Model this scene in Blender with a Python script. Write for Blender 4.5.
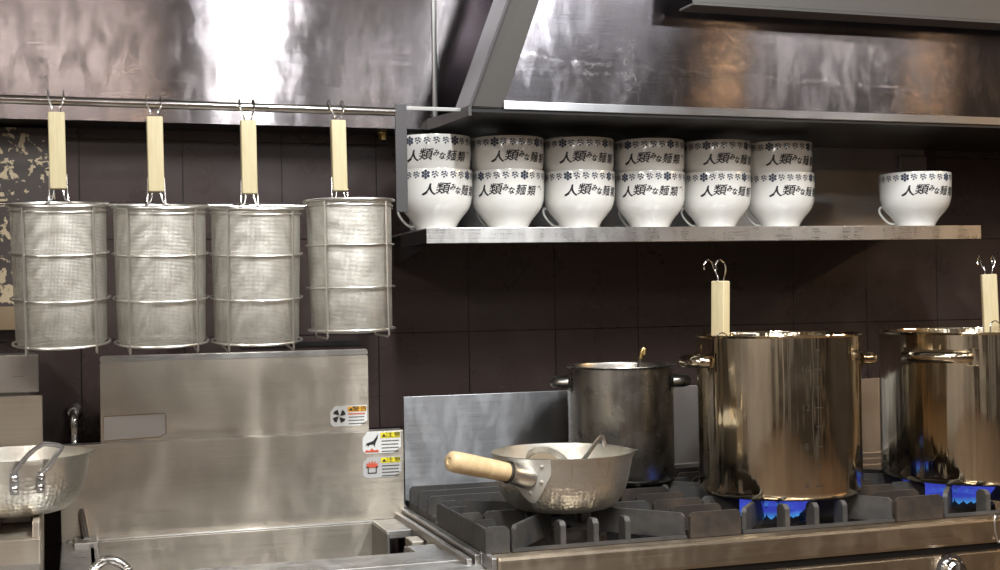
import bpy, bmesh, math, random
from math import sin, cos, pi, radians, atan2, sqrt
from mathutils import Vector, Matrix
for o in list(bpy.data.objects): bpy.data.objects.remove(o)
S = bpy.context.scene
C = S.collection
random.seed(7)

# ------------------------------------------------------------ camera
F_PX, YAW, PIT, ROL = 1300.0, radians(18.1), radians(.6), radians(.9)
EYE = Vector((0, -2.70, 1.25))
fw = Vector((sin(YAW)*cos(PIT), cos(YAW)*cos(PIT), sin(PIT)))
rt = Vector((cos(YAW), -sin(YAW), 0)); dn = fw.cross(rt)
rt2 = cos(ROL)*rt + sin(ROL)*dn; dn2 = -sin(ROL)*rt + cos(ROL)*dn
cd = bpy.data.cameras.new('camera'); cam = bpy.data.objects.new('camera', cd); C.objects.link(cam)
cd.sensor_width = 36; cd.lens = 36*F_PX/1000; cd.clip_start = .05
m3 = Matrix((rt2, -dn2, -fw)).transposed()
cam.matrix_world = Matrix.Translation(EYE) @ m3.to_4x4()
S.camera = cam

# ------------------------------------------------------------ world, exposure, lights
S.view_settings.view_transform = 'Standard'; S.view_settings.look = 'None'
S.view_settings.gamma = 1; S.view_settings.use_curve_mapping = False
S.view_settings.exposure = 0.0
S.cycles.use_denoising = True
S.cycles.max_bounces = 8; S.cycles.glossy_bounces = 6; S.cycles.transparent_max_bounces = 16
S.cycles.sample_clamp_indirect = 6
W = bpy.data.worlds.new('world'); S.world = W; W.use_nodes = True
W.node_tree.nodes['Background'].inputs[0].default_value = (.5, .45, .42, 1)
W.node_tree.nodes['Background'].inputs[1].default_value = .025

def area(name, loc, target, sx, sy, power, col):
    l = bpy.data.lights.new(name, 'AREA'); l.shape = 'RECTANGLE'; l.size = sx; l.size_y = sy
    l.energy = power; l.color = col
    o = bpy.data.objects.new(name, l); C.objects.link(o); o.location = loc
    d = Vector(target)-Vector(loc)
    o.rotation_euler = d.to_track_quat('-Z', 'Y').to_euler()
    return o
COOL = (.95, .98, 1.0); WARM = (1.0, .66, .36); NEU = (1, .95, .89)
# (x, y, size x, size y, watts, colour): kitchen tubes, then unseen fill lights added for reflections
CEIL = [(.56, -1.75, .10, .95, 55, COOL), (1.30, -1.55, .10, .6, 30, COOL), (-1.3, -2.3, .16, 1.1, 40, NEU), (2.8, -2.4, .16, 1.1, 12, NEU), (-1.75, -4.0, .9, .3, 40, NEU), (-.12, -3.9, .9, .3, 17, (1, .88, .80)), (1.62, -4.3, .7, .3, 10, COOL), (4.0, -2.1, .2, .9, 48, WARM), (2.15, -3.4, .8, .3, 9, COOL), (3.5, -3.5, 1.0, .3, 8, NEU)]
for x, y, sx, sy, w, c in CEIL: area('tube_and_fill_light', (x, y, 2.46), (x, y, 0), sx, sy, w, c)
# unseen warm pendants: some follow orange streaks, others are added for reflections
WARMS = [(-1.6, -4.2, 1.95, 9), (.30, -3.9, 1.95, 9), (1.5, -4.4, 1.95, 9), (2.58, -3.0, 1.95, 9), (3.6, -3.0, 1.95, 9)]

# ------------------------------------------------------------ helpers
def nbm(): return bmesh.new()
def box(bm, x0, x1, y0, y1, z0, z1, bev=0, M=None, seg=2):
    t = bmesh.new(); bmesh.ops.create_cube(t, size=1)
    for v in t.verts: v.co = Vector(((x0+x1)/2+v.co.x*(x1-x0), (y0+y1)/2+v.co.y*(y1-y0), (z0+z1)/2+v.co.z*(z1-z0)))
    if bev: bmesh.ops.bevel(t, geom=t.edges[:], offset=bev, segments=seg, affect='EDGES', profile=.6)
    merge(bm, t, M)
def merge(bm, t, M=None):
    if M is not None: bmesh.ops.transform(t, matrix=M, verts=t.verts)
    me = bpy.data.meshes.new('tmp'); t.to_mesh(me); bm.from_mesh(me); bpy.data.meshes.remove(me); t.free()
def prism(bm, pts, thick, M=None, bev=0):
    """polygon in local XZ, extruded along +Y by thick"""
    t = bmesh.new()
    vs = [t.verts.new((p[0], 0, p[1])) for p in pts]
    f = t.faces.new(vs)
    r = bmesh.ops.extrude_face_region(t, geom=[f])
    for v in [g for g in r['geom'] if isinstance(g, bmesh.types.BMVert)]: v.co.y += thick
    bmesh.ops.recalc_face_normals(t, faces=t.faces)
    if bev: bmesh.ops.bevel(t, geom=t.edges[:], offset=bev, segments=2, affect='EDGES')
    merge(bm, t, M)
def lathe(bm, prof, seg=64, M=None, a0=0, a1=2*pi):
    t = bmesh.new(); full = abs(a1-a0-2*pi) < 1e-6
    n = seg if full else seg+1; rings = []
    for r, z in prof:
        if r < 1e-6: rings.append([t.verts.new((0, 0, z))])
        else: rings.append([t.verts.new((r*cos(a0+(a1-a0)*i/seg), r*sin(a0+(a1-a0)*i/seg), z)) for i in range(n)])
    for A, B in zip(rings, rings[1:]):
        for i in range(seg):
            j = (i+1) % n if full else i+1
            if len(A) == 1 and len(B) == 1: continue
            if len(A) == 1: t.faces.new((A[0], B[j], B[i]))
            elif len(B) == 1: t.faces.new((A[i], A[j], B[0]))
            else: t.faces.new((A[i], A[j], B[j], B[i]))
    bmesh.ops.recalc_face_normals(t, faces=t.faces)
    merge(bm, t, M)
def smooth_pts(pts, n=6):
    P = [Vector(p) for p in pts]; out = []
    for i in range(len(P)-1):
        a = P[max(i-1, 0)]; b = P[i]; c = P[i+1]; d = P[min(i+2, len(P)-1)]
        for k in range(n):
            t = k/n
            out.append(.5*((2*b)+(-a+c)*t+(2*a-5*b+4*c-d)*t*t+(-a+3*b-3*c+d)*t**3))
    out.append(P[-1]); return out
def tube(bm, pts, r, seg=10, closed=False, smooth=0, flat=1.0, up=None):
    P = smooth_pts(pts, smooth) if smooth else [Vector(p) for p in pts]
    t = bmesh.new(); rings = []; n = len(P)
    nrm = None
    for i, p in enumerate(P):
        if closed: d = (P[(i+1) % n]-P[i-1])
        else: d = P[min(i+1, n-1)]-P[max(i-1, 0)]
        d.normalize()
        if nrm is None:
            u = Vector(up) if up else (Vector((0, 0, 1)) if abs(d.z) < .9 else Vector((1, 0, 0)))
            nrm = (u-d*u.dot(d)).normalized()
        else: nrm = (nrm-d*nrm.dot(d)).normalized()
        b = d.cross(nrm)
        rr = r[i] if isinstance(r, (list, tuple)) else r
        rings.append([t.verts.new(p+nrm*(cos(2*pi*k/seg)*rr*flat)+b*(sin(2*pi*k/seg)*rr)) for k in range(seg)])
    for i in range(n if closed else n-1):
        A = rings[i]; B = rings[(i+1) % n]
        for k in range(seg): t.faces.new((A[k], A[(k+1) % seg], B[(k+1) % seg], B[k]))
    if not closed: t.faces.new(rings[0][::-1]); t.faces.new(rings[-1])
    bmesh.ops.recalc_face_normals(t, faces=t.faces)
    merge(bm, t)
def circle(r, z, n=48, cx=0, cy=0): return [(cx+r*cos(2*pi*i/n), cy+r*sin(2*pi*i/n), z) for i in range(n)]
def link(name, bm, mat, parent=None, sm=True, loc=None, rot=None, ang=35):
    me = bpy.data.meshes.new(name); bm.to_mesh(me); bm.free()
    if sm: me.polygons.foreach_set('use_smooth', [True]*len(me.polygons)); me.set_sharp_from_angle(angle=radians(ang))
    me.materials.append(mat)
    o = bpy.data.objects.new(name, me); C.objects.link(o)
    if parent: o.parent = parent
    if loc: o.location = loc
    if rot: o.rotation_euler = rot
    return o
def thing(name, label, cat, loc=(0, 0, 0), rz=0, group=None):
    o = bpy.data.objects.new(name, None); o.empty_display_size = .05; C.objects.link(o)
    o.location = loc; o.rotation_euler = (0, 0, rz); o['label'] = label; o['category'] = cat
    if group: o['group'] = group
    return o
def tag(o, label, cat, group=None):
    o['label'] = label; o['category'] = cat
    if group: o['group'] = group
    return o
def struct(name, bm, mat, sm=False):
    o = link(name, bm, mat, None, sm); o['kind'] = 'structure'; return o
def dup(root, loc, rz, label, group=None):
    r = root.copy(); C.objects.link(r); r.location = loc; r.rotation_euler = (0, 0, rz); r['label'] = label
    if group: r['group'] = group
    for ch in list(root.children):
        c = ch.copy(); C.objects.link(c); c.parent = r
        for g in list(ch.children):
            d = g.copy(); C.objects.link(d); d.parent = c
    return r
def text_bm(s, size, xstep=.003, bold=0.0):
    cu = bpy.data.curves.new('t', 'FONT'); cu.body = s; cu.size = size; cu.align_x = 'CENTER'; cu.align_y = 'CENTER'; cu.offset = bold
    o = bpy.data.objects.new('t', cu); C.objects.link(o)
    bpy.context.view_layer.update()
    me = bpy.data.meshes.new_from_object(o.evaluated_get(bpy.context.evaluated_depsgraph_get()))
    bpy.data.objects.remove(o); bpy.data.curves.remove(cu)
    t = bmesh.new(); t.from_mesh(me); bpy.data.meshes.remove(me)
    if xstep and t.verts:
        x0 = min(v.co.x for v in t.verts); x1 = max(v.co.x for v in t.verts); x = x0+xstep
        while x < x1:
            bmesh.ops.bisect_plane(t, geom=t.verts[:]+t.edges[:]+t.faces[:], plane_co=(x, 0, 0), plane_no=(1, 0, 0)); x += xstep
    return t       # flat in XY, centred

# ------------------------------------------------------------ materials
def mat(name, col=(.5, .5, .5), rough=.5, metal=0.0, **kw):
    m = bpy.data.materials.new(name); m.use_nodes = True
    b = m.node_tree.nodes['Principled BSDF']
    b.inputs['Base Color'].default_value = (*col, 1); b.inputs['Roughness'].default_value = rough; b.inputs['Metallic'].default_value = metal
    for k, v in kw.items(): b.inputs[k].default_value = v
    return m
class N:
    def __init__(s, m): s.m = m; s.t = m.node_tree; s.b = s.t.nodes['Principled BSDF']
    def n(s, typ, **kw):
        x = s.t.nodes.new(typ)
        for k, v in kw.items():
            if k.startswith('i_'):
                key = k[2:]; key = int(key) if key.isdigit() else key.replace('_', ' ')
                x.inputs[key].default_value = v
            else: setattr(x, k, v)
        return x
    def l(s, a, b): s.t.links.new(a, b)
    def coord(s, scale=(1, 1, 1), loc=(0, 0, 0)):
        tc = s.n('ShaderNodeTexCoord'); mp = s.n('ShaderNodeMapping'); s.l(tc.outputs['Object'], mp.inputs[0])
        mp.inputs['Scale'].default_value = scale; mp.inputs['Location'].default_value = loc
        return mp.outputs[0]
    def noise(s, vec, scale=5, detail=4, rough=.55, dist=0):
        x = s.n('ShaderNodeTexNoise'); s.l(vec, x.inputs['Vector'])
        x.inputs['Scale'].default_value = scale; x.inputs['Detail'].default_value = detail; x.inputs['Roughness'].default_value = rough; x.inputs['Distortion'].default_value = dist
        return x.outputs['Fac']
    def ramp(s, fac, stops):
        x = s.n('ShaderNodeValToRGB'); s.l(fac, x.inputs[0]); e = x.color_ramp.elements
        while len(e) < len(stops): e.new(.5)
        for q, (p, c) in zip(e, stops): q.position = p; q.color = (*c, 1) if len(c) == 3 else c
        return x.outputs[0]
    def rng(s, fac, a, b, c=0, d=1):
        x = s.n('ShaderNodeMapRange'); s.l(fac, x.inputs[0])
        for i, v in zip((1, 2, 3, 4), (a, b, c, d)): x.inputs[i].default_value = v
        return x.outputs[0]
    def mix(s, fac, A, B):
        x = s.n('ShaderNodeMix', data_type='RGBA')
        s.l(fac, x.inputs[0])
        for v, i in ((A, 6), (B, 7)):
            if isinstance(v, tuple): x.inputs[i].default_value = (*v, 1)
            else: s.l(v, x.inputs[i])
        return x.outputs[2]
    def bump(s, h, strength=.2, dist=.002, chain=None):
        x = s.n('ShaderNodeBump'); s.l(h, x.inputs['Height']); x.inputs['Strength'].default_value = strength; x.inputs['Distance'].default_value = dist
        if chain is not None: s.l(chain, x.inputs['Normal'])
        s.l(x.outputs[0], s.b.inputs['Normal']); return x.outputs[0]
    def math(s, op, a, b=0.0, c=None):
        x = s.n('ShaderNodeMath', operation=op)
        for i, v in enumerate((a, b) if c is None else (a, b, c)):
            if isinstance(v, (int, float)): x.inputs[i].default_value = v
            else: s.l(v, x.inputs[i])
        return x.outputs[0]

def steel(name, base=(.56, .54, .52), rough=.28, aniso=.85, tangent=(1, 0, 0), grain=(1.5, 60, 260), dirt=.25, dirtcol=(.30, .24, .19), wav=.0):
    m = mat(name, base, rough, 1.0); k = N(m)
    g = k.noise(k.coord(grain), 4, 3)
    d = k.noise(k.coord((1, 1, 1)), 6, 6, .62, .4)
    d2 = k.noise(k.coord((3, 3, 1.2)), 9, 5, .6, .2)
    c = k.mix(k.rng(g, .3, .7, 0, .35), base, tuple(x*.72 for x in base))
    c = k.mix(k.rng(d, .50, .75, 0, dirt), c, dirtcol)
    k.l(c, k.b.inputs['Base Color'])
    r = k.math('ADD', k.rng(g, .3, .7, rough*.85, rough*1.15), k.rng(d2, .45, .75, 0, .12))
    k.l(r, k.b.inputs['Roughness'])
    k.b.inputs['Anisotropic'].default_value = aniso; k.b.inputs['Anisotropic Rotation'].default_value = .25
    cx = k.n('ShaderNodeCombineXYZ')
    for i, v in enumerate(tangent): cx.inputs[i].default_value = v
    k.l(cx.outputs[0], k.b.inputs['Tangent'])
    b = k.bump(g, .08, .0006)
    if wav: k.bump(k.noise(k.coord((1, 1, 1)), 3.2, 1), wav, .02, b)
    return m
M = {}
M['hood'] = steel('hood_steel', (.42, .385, .395), .14, .94, dirt=.25, wav=0)
M['hood2'] = steel('hood_slope_steel', (.42, .395, .425), .13, .93, dirt=.3, wav=.012)
k = N(M['hood2']); k.b = k.t.nodes['Principled BSDF']
old = k.b.inputs['Base Color'].links[0].from_socket; oldr = k.b.inputs['Roughness'].links[0].from_socket
tc = k.n('ShaderNodeTexCoord'); sp = k.n('ShaderNodeSeparateXYZ'); k.l(tc.outputs['Object'], sp.inputs[0])
wv = k.noise(k.coord((1, 1, 1)), 14, 4); wv2 = k.noise(k.coord((1, 1, 1)), 60, 4, .7)
zline = k.math('ABSOLUTE', k.math('SUBTRACT', k.math('ADD', k.math('ADD', sp.outputs[2], k.math('MULTIPLY', sp.outputs[0], .035)), k.math('MULTIPLY', wv, -.05)), .080))
tide = k.math('MULTIPLY', k.rng(zline, .0015, .0045, 1, 0), k.rng(wv2, .42, .62))
tide = k.math('MULTIPLY', tide, k.rng(sp.outputs[0], .9, 1.2, 1, 0))
xd = k.math('ABSOLUTE', k.math('SUBTRACT', k.math('ADD', sp.outputs[0], k.math('MULTIPLY', wv, -.10)), .262))
drip = k.math('MULTIPLY', k.math('MULTIPLY', k.rng(xd, .004, .012, 1, 0), k.rng(sp.outputs[2], .155, .175, 1, 0)), k.rng(wv2, .40, .60))
spl = k.math('MULTIPLY', k.math('MULTIPLY', k.rng(k.math('ABSOLUTE', k.math('SUBTRACT', sp.outputs[0], .27)), .04, .10, 1, 0), k.rng(k.math('ABSOLUTE', k.math('SUBTRACT', sp.outputs[2], .10)), .02, .07, 1, 0)), k.rng(wv2, .54, .62))
st = k.math('MINIMUM', k.math('MULTIPLY', k.math('ADD', k.math('ADD', k.math('MULTIPLY', tide, .7), drip), k.math('MULTIPLY', spl, .6)), .30), .30)
k.l(k.mix(st, old, (.60, .58, .58)), k.b.inputs['Base Color'])
k.l(k.math('ADD', oldr, k.math('MULTIPLY', st, .4)), k.b.inputs['Roughness'])
M['steel'] = steel('brushed_steel', (.50, .48, .455), .30, .8, wav=.08)
M['steelw'] = steel('worn_warm_steel', (.51, .455, .38), .36, .8, dirt=.5, wav=.10)
M['shelf'] = steel('shelf_steel', (.64, .62, .60), .28, .8, dirt=.4)
M['plate'] = steel('blue_grey_steel_plate', (.43, .43, .44), .34, .8, dirt=.35, wav=.25)
M['front'] = steel('greasy_front_steel', (.38, .31, .23), .33, .8, dirt=.7, dirtcol=(.16, .12, .09))
M['rib'] = mat('grey_rib_metal', (.085, .08, .082), .42, .5)
M['rib2'] = mat('dark_grey_flange_metal', (.10, .095, .09), .45, .5)
M['dull'] = steel('dull_grey_steel', (.36, .35, .34), .42, .3, dirt=.4)
M['chrome'] = mat('polished_wire', (.72, .71, .70), .16, 1.0)
M['wire'] = mat('strainer_wire', (.72, .70, .66), .34, 1.0)
M['rail'] = mat('polished_rail', (.60, .57, .54), .18, 1.0)

# dark wall tiles, 200 mm grid
m = mat('dark_brown_tile', (.03, .02, .018), .3); k = N(m)
tc = k.n('ShaderNodeTexCoord'); sp = k.n('ShaderNodeSeparateXYZ'); k.l(tc.outputs['Object'], sp.inputs[0])
cb = k.n('ShaderNodeCombineXYZ'); k.l(k.math('ADD', sp.outputs[0], -.01+2), cb.inputs[0]); k.l(k.math('ADD', sp.outputs[2], .02), cb.inputs[1])
br = k.n('ShaderNodeTexBrick', offset=0.0, squash=1.0); k.l(cb.outputs[0], br.inputs['Vector'])
for nme, v in (('Scale', 1), ('Mortar Size', .0013), ('Mortar Smooth', .1), ('Bias', 0), ('Brick Width', .2), ('Row Height', .2)): br.inputs[nme].default_value = v
br.inputs['Color1'].default_value = (.044, .030, .028, 1); br.inputs['Color2'].default_value = (.050, .034, .031, 1); br.inputs['Mortar'].default_value = (.006, .005, .005, 1)
sm_ = k.noise(k.coord((1, 1, 1)), 7, 6, .65)
k.l(k.mix(k.rng(sm_, .55, .8, 0, .35), br.outputs['Color'], (.075, .058, .052)), k.b.inputs['Base Color'])
k.l(k.rng(sm_, .3, .8, .22, .42), k.b.inputs['Roughness'])
k.bump(k.math('SUBTRACT', 1.0, br.outputs['Fac']), .6, .002)
M['tile'] = m
# flaking board at far left
m = mat('flaking_dark_board', (.05, .035, .03), .5); k = N(m)
v = k.n('ShaderNodeTexVoronoi', i_Scale=55.0); k.l(k.coord((1, 1, 1)), v.inputs['Vector'])
n2 = k.noise(k.coord((1, 1, 1)), 45, 5, .6, .6); n3 = k.noise(k.coord((1, 1, 1)), 9, 2)
fl = k.math('GREATER_THAN', k.math('ADD', n2, k.math('MULTIPLY', n3, .35)), .735)
k.l(k.mix(fl, (.045, .034, .030), (.42, .34, .22)), k.b.inputs['Base Color']); M['flake'] = m

m = mat('pale_wood', (.72, .60, .38), .5); k = N(m)
w = k.noise(k.coord((60, 60, 4)), 4, 5, .6)
k.l(k.mix(k.rng(w, .3, .7), (.63, .545, .345), (.53, .44, .25)), k.b.inputs['Base Color']); k.bump(w, .1, .001); M['wood'] = m
m = mat('pan_handle_wood', (.72, .52, .30), .45); k = N(m)
w = k.noise(k.coord((50, 50, 50)), 2, 5, .6)
k.l(k.mix(k.rng(w, .3, .7), (.66, .50, .29), (.54, .38, .20)), k.b.inputs['Base Color']); M['wood2'] = m

m = mat('white_porcelain', (.80, .79, .75), .16, 0, **{'Coat Weight': .4, 'Coat Roughness': .08}); k = N(m)
d = k.noise(k.coord((1, 1, 1)), 14, 5, .6, .5)
k.l(k.mix(k.rng(d, .62, .80, 0, .35), (.70, .69, .655), (.52, .47, .36)), k.b.inputs['Base Color']); M['bowl'] = m
M['ink'] = mat('black_glaze_ink', (.012, .011, .014), .35)
M['blue'] = mat('dark_blue_glaze', (.030, .042, .075), .3)
M['blue2'] = mat('grey_blue_glaze', (.055, .07, .10), .3)

# woven strainer mesh: real holes
m = mat('woven_wire_mesh', (.60, .58, .53), .42, .75); k = N(m)
tc = k.n('ShaderNodeTexCoord'); sp = k.n('ShaderNodeSeparateXYZ'); k.l(tc.outputs['Object'], sp.inputs[0])
ang = k.math('ARCTAN2', sp.outputs[1], sp.outputs[0])
u = k.math('ABSOLUTE', k.math('SINE', k.math('MULTIPLY', ang, 110.0)))
vv = k.math('ABSOLUTE', k.math('SINE', k.math('MULTIPLY', sp.outputs[2], pi/.0022)))
op = k.math('GREATER_THAN', k.math('MAXIMUM', u, vv), .74)
nz = k.noise(k.coord((1, 1, .6)), 22, 4, .6, 1.2)
k.l(k.mix(k.rng(nz, .35, .65), (.66, .64, .58), (.46, .43, .38)), k.b.inputs['Base Color'])
k.l(op, k.b.inputs['Alpha']); k.bump(k.math('ADD', u, vv), .5, .0008); M['mesh'] = m

# mirror-like stock pots with slightly uneven walls
def potmat(name, base, amp, rough):
    m = mat(name, base, rough, 1.0); k = N(m)
    n = k.noise(k.coord((1, 1, .02)), 19, 3, .5); n2 = k.noise(k.coord((1, 1, .35)), 7, 2, .5, .5)
    b = k.bump(n, amp, .004); k.bump(n2, amp*.8, .012, b)
    d = k.noise(k.coord((1, 1, .15)), 30, 6, .65)
    k.l(k.mix(k.rng(d, .45, .8, 0, .55), base, tuple(x*.45 for x in base)), k.b.inputs['Base Color'])
    d3 = k.noise(k.coord((1, 1, 1)), 18, 5, .6)
    k.l(k.rng(d3, .35, .75, rough, rough+.14), k.b.inputs['Roughness'])
    return m
M['pot'] = potmat('mirror_steel_pot', (.75, .65, .49), 1.0, .07)
M['pot2'] = potmat('brushed_steel_pot', (.50, .48, .44), .3, .22)
# hammered aluminium
m = mat('hammered_aluminium', (.70, .68, .62), .40, 1.0); k = N(m)
tc = k.n('ShaderNodeTexCoord'); sp = k.n('ShaderNodeSeparateXYZ'); k.l(tc.outputs['Object'], sp.inputs[0])
ang = k.math('ARCTAN2', sp.outputs[1], sp.outputs[0])
cb = k.n('ShaderNodeCombineXYZ'); k.l(k.math('MULTIPLY', ang, .12), cb.inputs[0]); k.l(k.math('ADD', sp.outputs[2], k.math('SQRT', k.math('ADD', k.math('MULTIPLY', sp.outputs[0], sp.outputs[0]), k.math('MULTIPLY', sp.outputs[1], sp.outputs[1])))), cb.inputs[1])
mp = k.n('ShaderNodeMapping'); k.l(cb.outputs[0], mp.inputs[0]); mp.inputs['Scale'].default_value = (1.0, 1.0, 1)
v = k.n('ShaderNodeTexVoronoi', feature='SMOOTH_F1', i_Scale=120.0, i_Randomness=.5); k.l(mp.outputs[0], v.inputs['Vector'])
low = k.rng(sp.outputs[2], .055, .075, 1, .15)
h = k.math('MULTIPLY', k.math('MULTIPLY', v.outputs['Distance'], v.outputs['Distance']), low)
k.bump(h, 1.0, .0022)
d = k.noise(k.coord((1, 1, 1)), 16, 6, .65, .4); d2 = k.noise(k.coord((5, 5, 1)), 9, 4, .6, .3)
c = k.mix(k.rng(d, .45, .7, 0, .5), (.76, .73, .66), (.54, .50, .41))
c = k.mix(k.rng(d2, .62, .72, 0, .5), c, (.42, .27, .12))
k.l(c, k.b.inputs['Base Color']); M['alu'] = m
M['alubr'] = mat('pale_aluminium_plate', (.72, .70, .64), .42, .6)
M['aluplain'] = mat('plain_aluminium', (.84, .82, .76), .34, 1.0)
# cast iron
def iron(name, a, b_, r=.55):
    m = mat(name, a, r, .1); k = N(m); n = k.noise(k.coord((1, 1, 1)), 60, 6, .7); n2 = k.noise(k.coord((1, 1, 1)), 14, 4, .6)
    k.l(k.mix(k.rng(n2, .45, .7), a, b_), k.b.inputs['Base Color']); k.bump(n, .35, .0015); return m
M['iron'] = iron('cast_iron', (.045, .043, .041), (.080, .071, .062))
M['ironb'] = iron('brown_cast_iron', (.030, .024, .020), (.070, .050, .036))
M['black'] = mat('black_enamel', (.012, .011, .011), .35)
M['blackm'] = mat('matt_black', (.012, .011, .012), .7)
M['gold'] = mat('yellow_stained_metal', (.75, .55, .22), .3, 1.0)
M['soup'] = mat('broth', (.35, .22, .09), .12)
M['crust'] = mat('crumbly_crust', (.15, .115, .07), .8)
M['stk'] = mat('white_sticker', (.72, .72, .70), .45)
M['stkg'] = mat('grey_sticker', (.47, .46, .45), .5)
M['resid'] = mat('glue_residue_film', (.46, .43, .41), .5, .4)
M['glue'] = mat('brown_glue_line', (.25, .17, .08), .7)
M['yellow'] = mat('yellow_print', (.85, .72, .03), .5)
M['orange'] = mat('orange_print', (.85, .42, .04), .5)
M['red'] = mat('red_print', (.62, .10, .05), .5)
M['pblack'] = mat('black_print', (.02, .02, .02), .5)
M['wallp'] = mat('beige_wall_paint', (.30, .28, .265), .8)
M['dirty'] = mat('dirty_beige', (.20, .14, .08), .7)
M['dark'] = mat('dark_wood_wall', (.036, .028, .023), .6)
M['ceil'] = mat('ceiling_paint', (.42, .40, .38), .9)
M['floor'] = mat('brown_floor', (.10, .07, .05), .4)
def emit(name, col, s):
    m = bpy.data.materials.new(name); m.use_nodes = True; t = m.node_tree; t.nodes.clear()
    e = t.nodes.new('ShaderNodeEmission'); e.inputs[0].default_value = (*col, 1); e.inputs[1].default_value = s
    o = t.nodes.new('ShaderNodeOutputMaterial'); t.links.new(e.outputs[0], o.inputs[0]); return m
M['lampw'] = emit('warm_lamp_glow', (1, .62, .30), 110)
m = bpy.data.materials.new('gas_flame'); m.use_nodes = True; t = m.node_tree; t.nodes.clear()
tc = t.nodes.new('ShaderNodeTexCoord'); sp = t.nodes.new('ShaderNodeSeparateXYZ'); t.links.new(tc.outputs['Object'], sp.inputs[0])
mr = t.nodes.new('ShaderNodeMapRange'); t.links.new(sp.outputs[2], mr.inputs[0]); mr.inputs[1].default_value = .008; mr.inputs[2].default_value = .05
rp = t.nodes.new('ShaderNodeValToRGB'); t.links.new(mr.outputs[0], rp.inputs[0])
rp.color_ramp.elements[0].color = (.10, .50, 1, 1); rp.color_ramp.elements[0].position = .05; rp.color_ramp.elements[1].color = (.05, .07, .55, 1); rp.color_ramp.elements[1].position = .55
e = t.nodes.new('ShaderNodeEmission'); t.links.new(rp.outputs[0], e.inputs[0]); e.inputs[1].default_value = .9
tr = t.nodes.new('ShaderNodeBsdfTransparent'); mx = t.nodes.new('ShaderNodeMixShader'); mx.inputs[0].default_value = .55
o = t.nodes.new('ShaderNodeOutputMaterial'); t.links.new(tr.outputs[0], mx.inputs[1]); t.links.new(e.outputs[0], mx.inputs[2]); t.links.new(mx.outputs[0], o.inputs[0])
M['flame'] = m

# ------------------------------------------------------------ the room
XL, XR, YB, ZC = -2.4, 4.2, -5.2, 2.5
b = nbm(); box(b, XL, XR, 0, .1, 0, ZC); struct('wall_back', b, M['tile'])
b = nbm(); box(b, XL-.1, XL, YB, 0, 0, ZC); struct('wall_left', b, M['wallp'])
b = nbm(); box(b, XR, XR+.1, YB, 0, 0, ZC); struct('wall_right', b, M['dark'])
b = nbm(); box(b, XL, XR, YB-.1, YB, 0, ZC); struct('wall_front', b, M['wallp'])
b = nbm(); box(b, XL, XR, YB, 0, -.1, 0); struct('floor', b, M['floor'])
b = nbm(); box(b, XL, XR, YB, 0, ZC, ZC+.1); struct('ceiling', b, M['ceil'])
for i, (x, y, sx, sy, w, c) in enumerate(CEIL):
    b = nbm(); box(b, x-sx/2-.03, x+sx/2+.03, y-sy/2-.03, y+sy/2+.03, 2.465, ZC, .008)
    tag(link('tube_and_fill_housing', b, M['stk']), 'white ceiling light housing, ' + ('above the boiling sink', 'in front of the gas range', 'at the left of the kitchen', 'at the right of the kitchen', 'added for reflections at the left of the dining wall', 'added for reflections left of the middle of the dining wall', 'added for reflections in the middle of the dining wall', 'added for reflections in the middle of the room', 'added for reflections along the right wall', 'added for reflections before the third cabinet', 'before the sixth cabinet')[i], 'ceiling light')
for i, (x, y, z, w) in enumerate(WARMS):
    t_ = thing('unseen_pendant_lamp', 'warm pendant lamp, number %s from the left wall over the counter' % ('one (added)', 'two', 'three (added)', 'four', 'five')[i], 'lamp', (x, y, z), 0, 'pendant lamps over the counter')
    b = nbm(); lathe(b, [(.012, .15), (.03, .12), (.09, .0), (.088, 0), (.028, .115), (0, .14)], 32); link('lamp_shade', b, M['black'], t_)
    b = nbm(); tube(b, [(0, 0, .14), (0, 0, ZC-z)], .004, 6); link('cord', b, M['black'], t_)
    b = nbm(); bmesh.ops.create_uvsphere(b, u_segments=20, v_segments=12, radius=.016); link('bulb', b, M['lampw'], t_)

for i, (x, w, h, mt) in enumerate(((-1.7, .8, 2.0, 'dark'), (-.25, .35, 2.1, 'dark'), (.55, .22, 1.7, 'black'), (1.5, .7, 1.9, 'dark'), (2.45, .3, 2.2, 'black'), (3.4, .6, 2.0, 'dark'))):  # unseen dark uprights added to streak the reflections in the steel
    c_ = thing('added_dark_cabinet', 'tall dark cabinet added against the dining wall for reflections, ' + ('first', 'second', 'third', 'fourth', 'fifth', 'sixth')[i] + ' from the left', 'cabinet', (x, -5.0, 0), 0, 'added tall cabinets on the dining wall')
    b = nbm(); box(b, -w/2, w/2, -.15, .15, 0, h, .006); link('body', b, M[mt], c_, False)
    for s_ in (-1, 1):
        b = nbm(); box(b, min(0, s_*w/2)+.004, max(0, s_*w/2)-.004, .15, .165, .05, h-.05, .003); dr = link('door', b, M[mt], c_, False)
        b = nbm(); box(b, s_*.03-.006, s_*.03+.006, .165, .185, h*.45, h*.55, .003); link('handle', b, M['chrome'], dr, False)
# ------------------------------------------------------------ flaking board and stainless panel on the back wall
b = nbm(); box(b, -.9, -.035, -.03, -.001, 1.25, 1.595, .001)
tag(link('flaking_board', b, M['flake'], sm=False), 'dark board with flaking beige specks behind the leftmost strainer', 'wall board')
pn = thing('stainless_wall_panel', 'flat stainless panel fixed to the tiles behind the bowl shelf', 'wall panel', (1.2, 0, 1.38))
b = nbm(); box(b, -.52, .775, -.008, -.001, .004, .218, .001); link('sheet', b, M['plate'], pn, False)
b = nbm(); box(b, .70, .775, -.018, -.008, .01, .20, .002); link('folded_edge', b, M['dull'], pn, False)

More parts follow.
